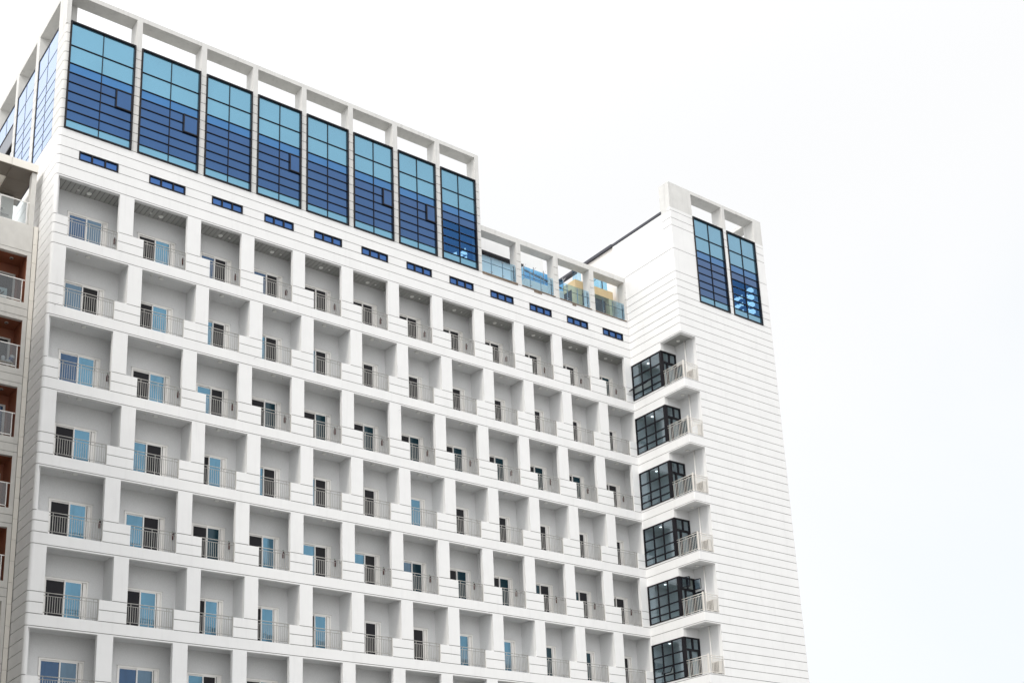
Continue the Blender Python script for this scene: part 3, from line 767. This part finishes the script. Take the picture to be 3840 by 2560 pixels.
stp.box(-.28, -.045, YN-.01, YN+.25, -Z0, z, CREAM)
nbuild(stp, 'corner_strip')
for k, t in enumerate(lt[:5]):
    b = t-2.84; lg = MB(); y1 = YN+1.5
    lg.box(LL-.1, LR_+.1, y1, y1+.2, b, t+.1, BROWN).box(LR_, LR_+.2, YN+.25, y1, b, t+.1, BROWN).box(LL-.2, LL, YN+.25, y1, b, t+.1, BROWN)
    lg.box(LL, LR_, YN+.25, y1, t+.03, t+.1, BROWN).box(LL, LR_, YN+.25, y1, b-.1, b, BROWN)
    lg.box(LR_-.004, LR_-.001, YN+.02, YN+.25, b, t, BROWN)
    nbuild(lg, 'loggia')
    d = MB(); d.box(-2.5, -2.4, y1-.09, y1-.002, b, b+2.2, GREYPAN).box(-.82, -.70, y1-.09, y1-.002, b, b+2.2, PALE).box(-2.5, -.70, y1-.09, y1-.002, b+2.2, b+2.3, PALE)
    d.box(-1.62, -1.56, y1-.07, y1-.01, b, b+2.2, PALE)
    dr = nbuild(d, 'loggia_door'); MB().box(-2.4, -.82, y1-.05, y1-.03, b, b+2.2, SCREEN if k != 2 else GL_DOORN).build('pane', dr)
    rl = MB(); rl.box(LL, LR_-.002, YN+.06, YN+.11, b+1.33, b+1.38, PVC).box(LL, LR_-.12, YN+.06, YN+.10, b+.10, b+.15, PVC).box(-.70, -.66, YN+.06, YN+.10, b, b+1.33, PVC)
    gr = nbuild(rl, 'glass_rail'); MB().box(LL, -.70, YN+.075, YN+.085, b+.15, b+1.33, NGLASS).build('pane', gr)
    nbuild(MB().tube((-1.15, YN+.75, t-.01), (-1.15, YN+.75, t+.03), .10, RIM, 16).tube((-1.15, YN+.75, t-.014), (-1.15, YN+.75, t-.009), .07, DGREY, 14), 'loggia_lamp')
wg = MB(); wg.box(-26, -7.6, -14, YN-.002, -Z0, 4.3, NEIGH)  # unseen wing, added to cast shade on the hotel's end wall
for k in range(9):
    for j in range(5): wg.box(-7.62, -7.52, -13.2+j*3.1, -11.4+j*3.1, -1.6-3.89*k, .3-3.89*k, DGREY)
nbuild(wg, 'added_shade_wing')
# roof terrace of the neighbour
rt = MB()
rt.box(-.58, -.33, YN, YN+.45, 1.40, 4.71, NEIGH)
nbuild(rt, 'roof_column')
rs = MB()
rs.box(-1.73, -.29, 2.265, 2.5, 4.72, 5.19, CREAM).box(-4.2, -1.745, 2.265, 2.5, 4.72, 5.19, CREAM).box(-4.2, -.29, 2.5, 6.2, 4.8, 5.19, CREAM)
for a, b, c, d in ((-1.69, -.36, 2.30, 3.60), (-4, -1.71, 2.30, 3.55), (-1.62, -.36, 3.62, 4.80), (-1.62, -.36, 4.82, 6.2)): rs.box(a, b, c, d, 4.70, 4.80, SOFFIT)
rs.box(-.36, -.29, 2.5, 6.2, 4.69, 4.8, DARKCOP)
nbuild(rs, 'roof_slab')
tr = MB(); tr.box(-4, -.60, YN+.08, YN+.12, 2.78, 2.83, PVC).box(-4, -.66, YN+.08, YN+.12, 1.42, 1.47, PVC).box(-.73, -.69, YN+.08, YN+.12, 1.40, 2.78, PVC).box(-2.14, -2.10, YN+.08, YN+.12, 1.40, 2.78, PVC)
g_ = nbuild(tr, 'glass_rail'); MB().box(-4, -.69, YN+.095, YN+.105, 1.47, 2.78, TGLASS).build('pane', g_)
tb = MB(); tb.box(-4, -.75, 5.2, 5.5, 1.3, 4.6, PALE).box(-1.75, -1.72, 5.12, 5.2, 1.3, 3.9, JOINT)
nbuild(tb, 'terrace_wall')
nbuild(MB().tube((-1.5, 5.1, 3.6), (-1.5, 5.1, 1.5), .03, STEEL, 8).tube((-1.5, 5.1, 3.3), (-1.0, 5.05, 3.25), .03, STEEL, 8).tube((-1.65, 5.1, 3.6), (-1.35, 5.1, 3.6), .06, STEEL, 8), 'terrace_pipe')
# odds and ends standing on the second loggia
zf = Z0+lt[1]-2.84
tag(MB().box(-2.2, -.78, 2.62, 2.95, 0, .06, WOOD).box(-2.2, -2.12, 2.64, 2.93, -.30, 0, WOOD).box(-.88, -.80, 2.64, 2.93, -.30, 0, WOOD).build('bench', None, (0, 0, zf+.30)), 'low light wooden bench behind the second loggia rail', 'bench')
def pot(name, x, y, r, h, label):
    m = MB().tube((0,0,0),(0,0,h*.85),r*.85,WHITEP,14,r).tube((0,0,h*.85),(0,0,h),r,WHITEP,14,r*.8)
    tag(m.build(name, None, (x, y, zf+.36)), label, 'container', 'white containers on the loggia bench')
pot('plastic_tub', -1.28, 2.78, .11, .34, 'tall white plastic tub on the loggia bench')
pot('plastic_bowl', -1.02, 2.78, .14, .17, 'short wide white bowl on the loggia bench beside the blue sack')
sb = MB().tube((0,0,0),(.16,0,.5),.10,WHITEP,10,.13)
so_ = tag(sb.build('fabric_sack', None, (-.93, 2.86, zf+.36)), 'white sack with a blue middle leaning at the loggia rail end', 'sack')
MB().tube((.045,0,.16),(.105,0,.36),.128,BLUEP,10,.136).build('blue_band', so_)
pb_ = tag(MB().box(0, .55, 0, .03, 0, .75, POSTER).build('picture_board', None, (-1.9, 2.75, Z0+lt[0]-2.84)), 'pale blue board with dark strokes behind the top loggia rail', 'board')
MB().quadbar((.12,-.01,.2),(.4,-.01,.55),.012,.05,DGREY).quadbar((.25,-.01,.36),(.2,-.01,.6),.012,.04,DGREY).build('dark_stroke', pb_)
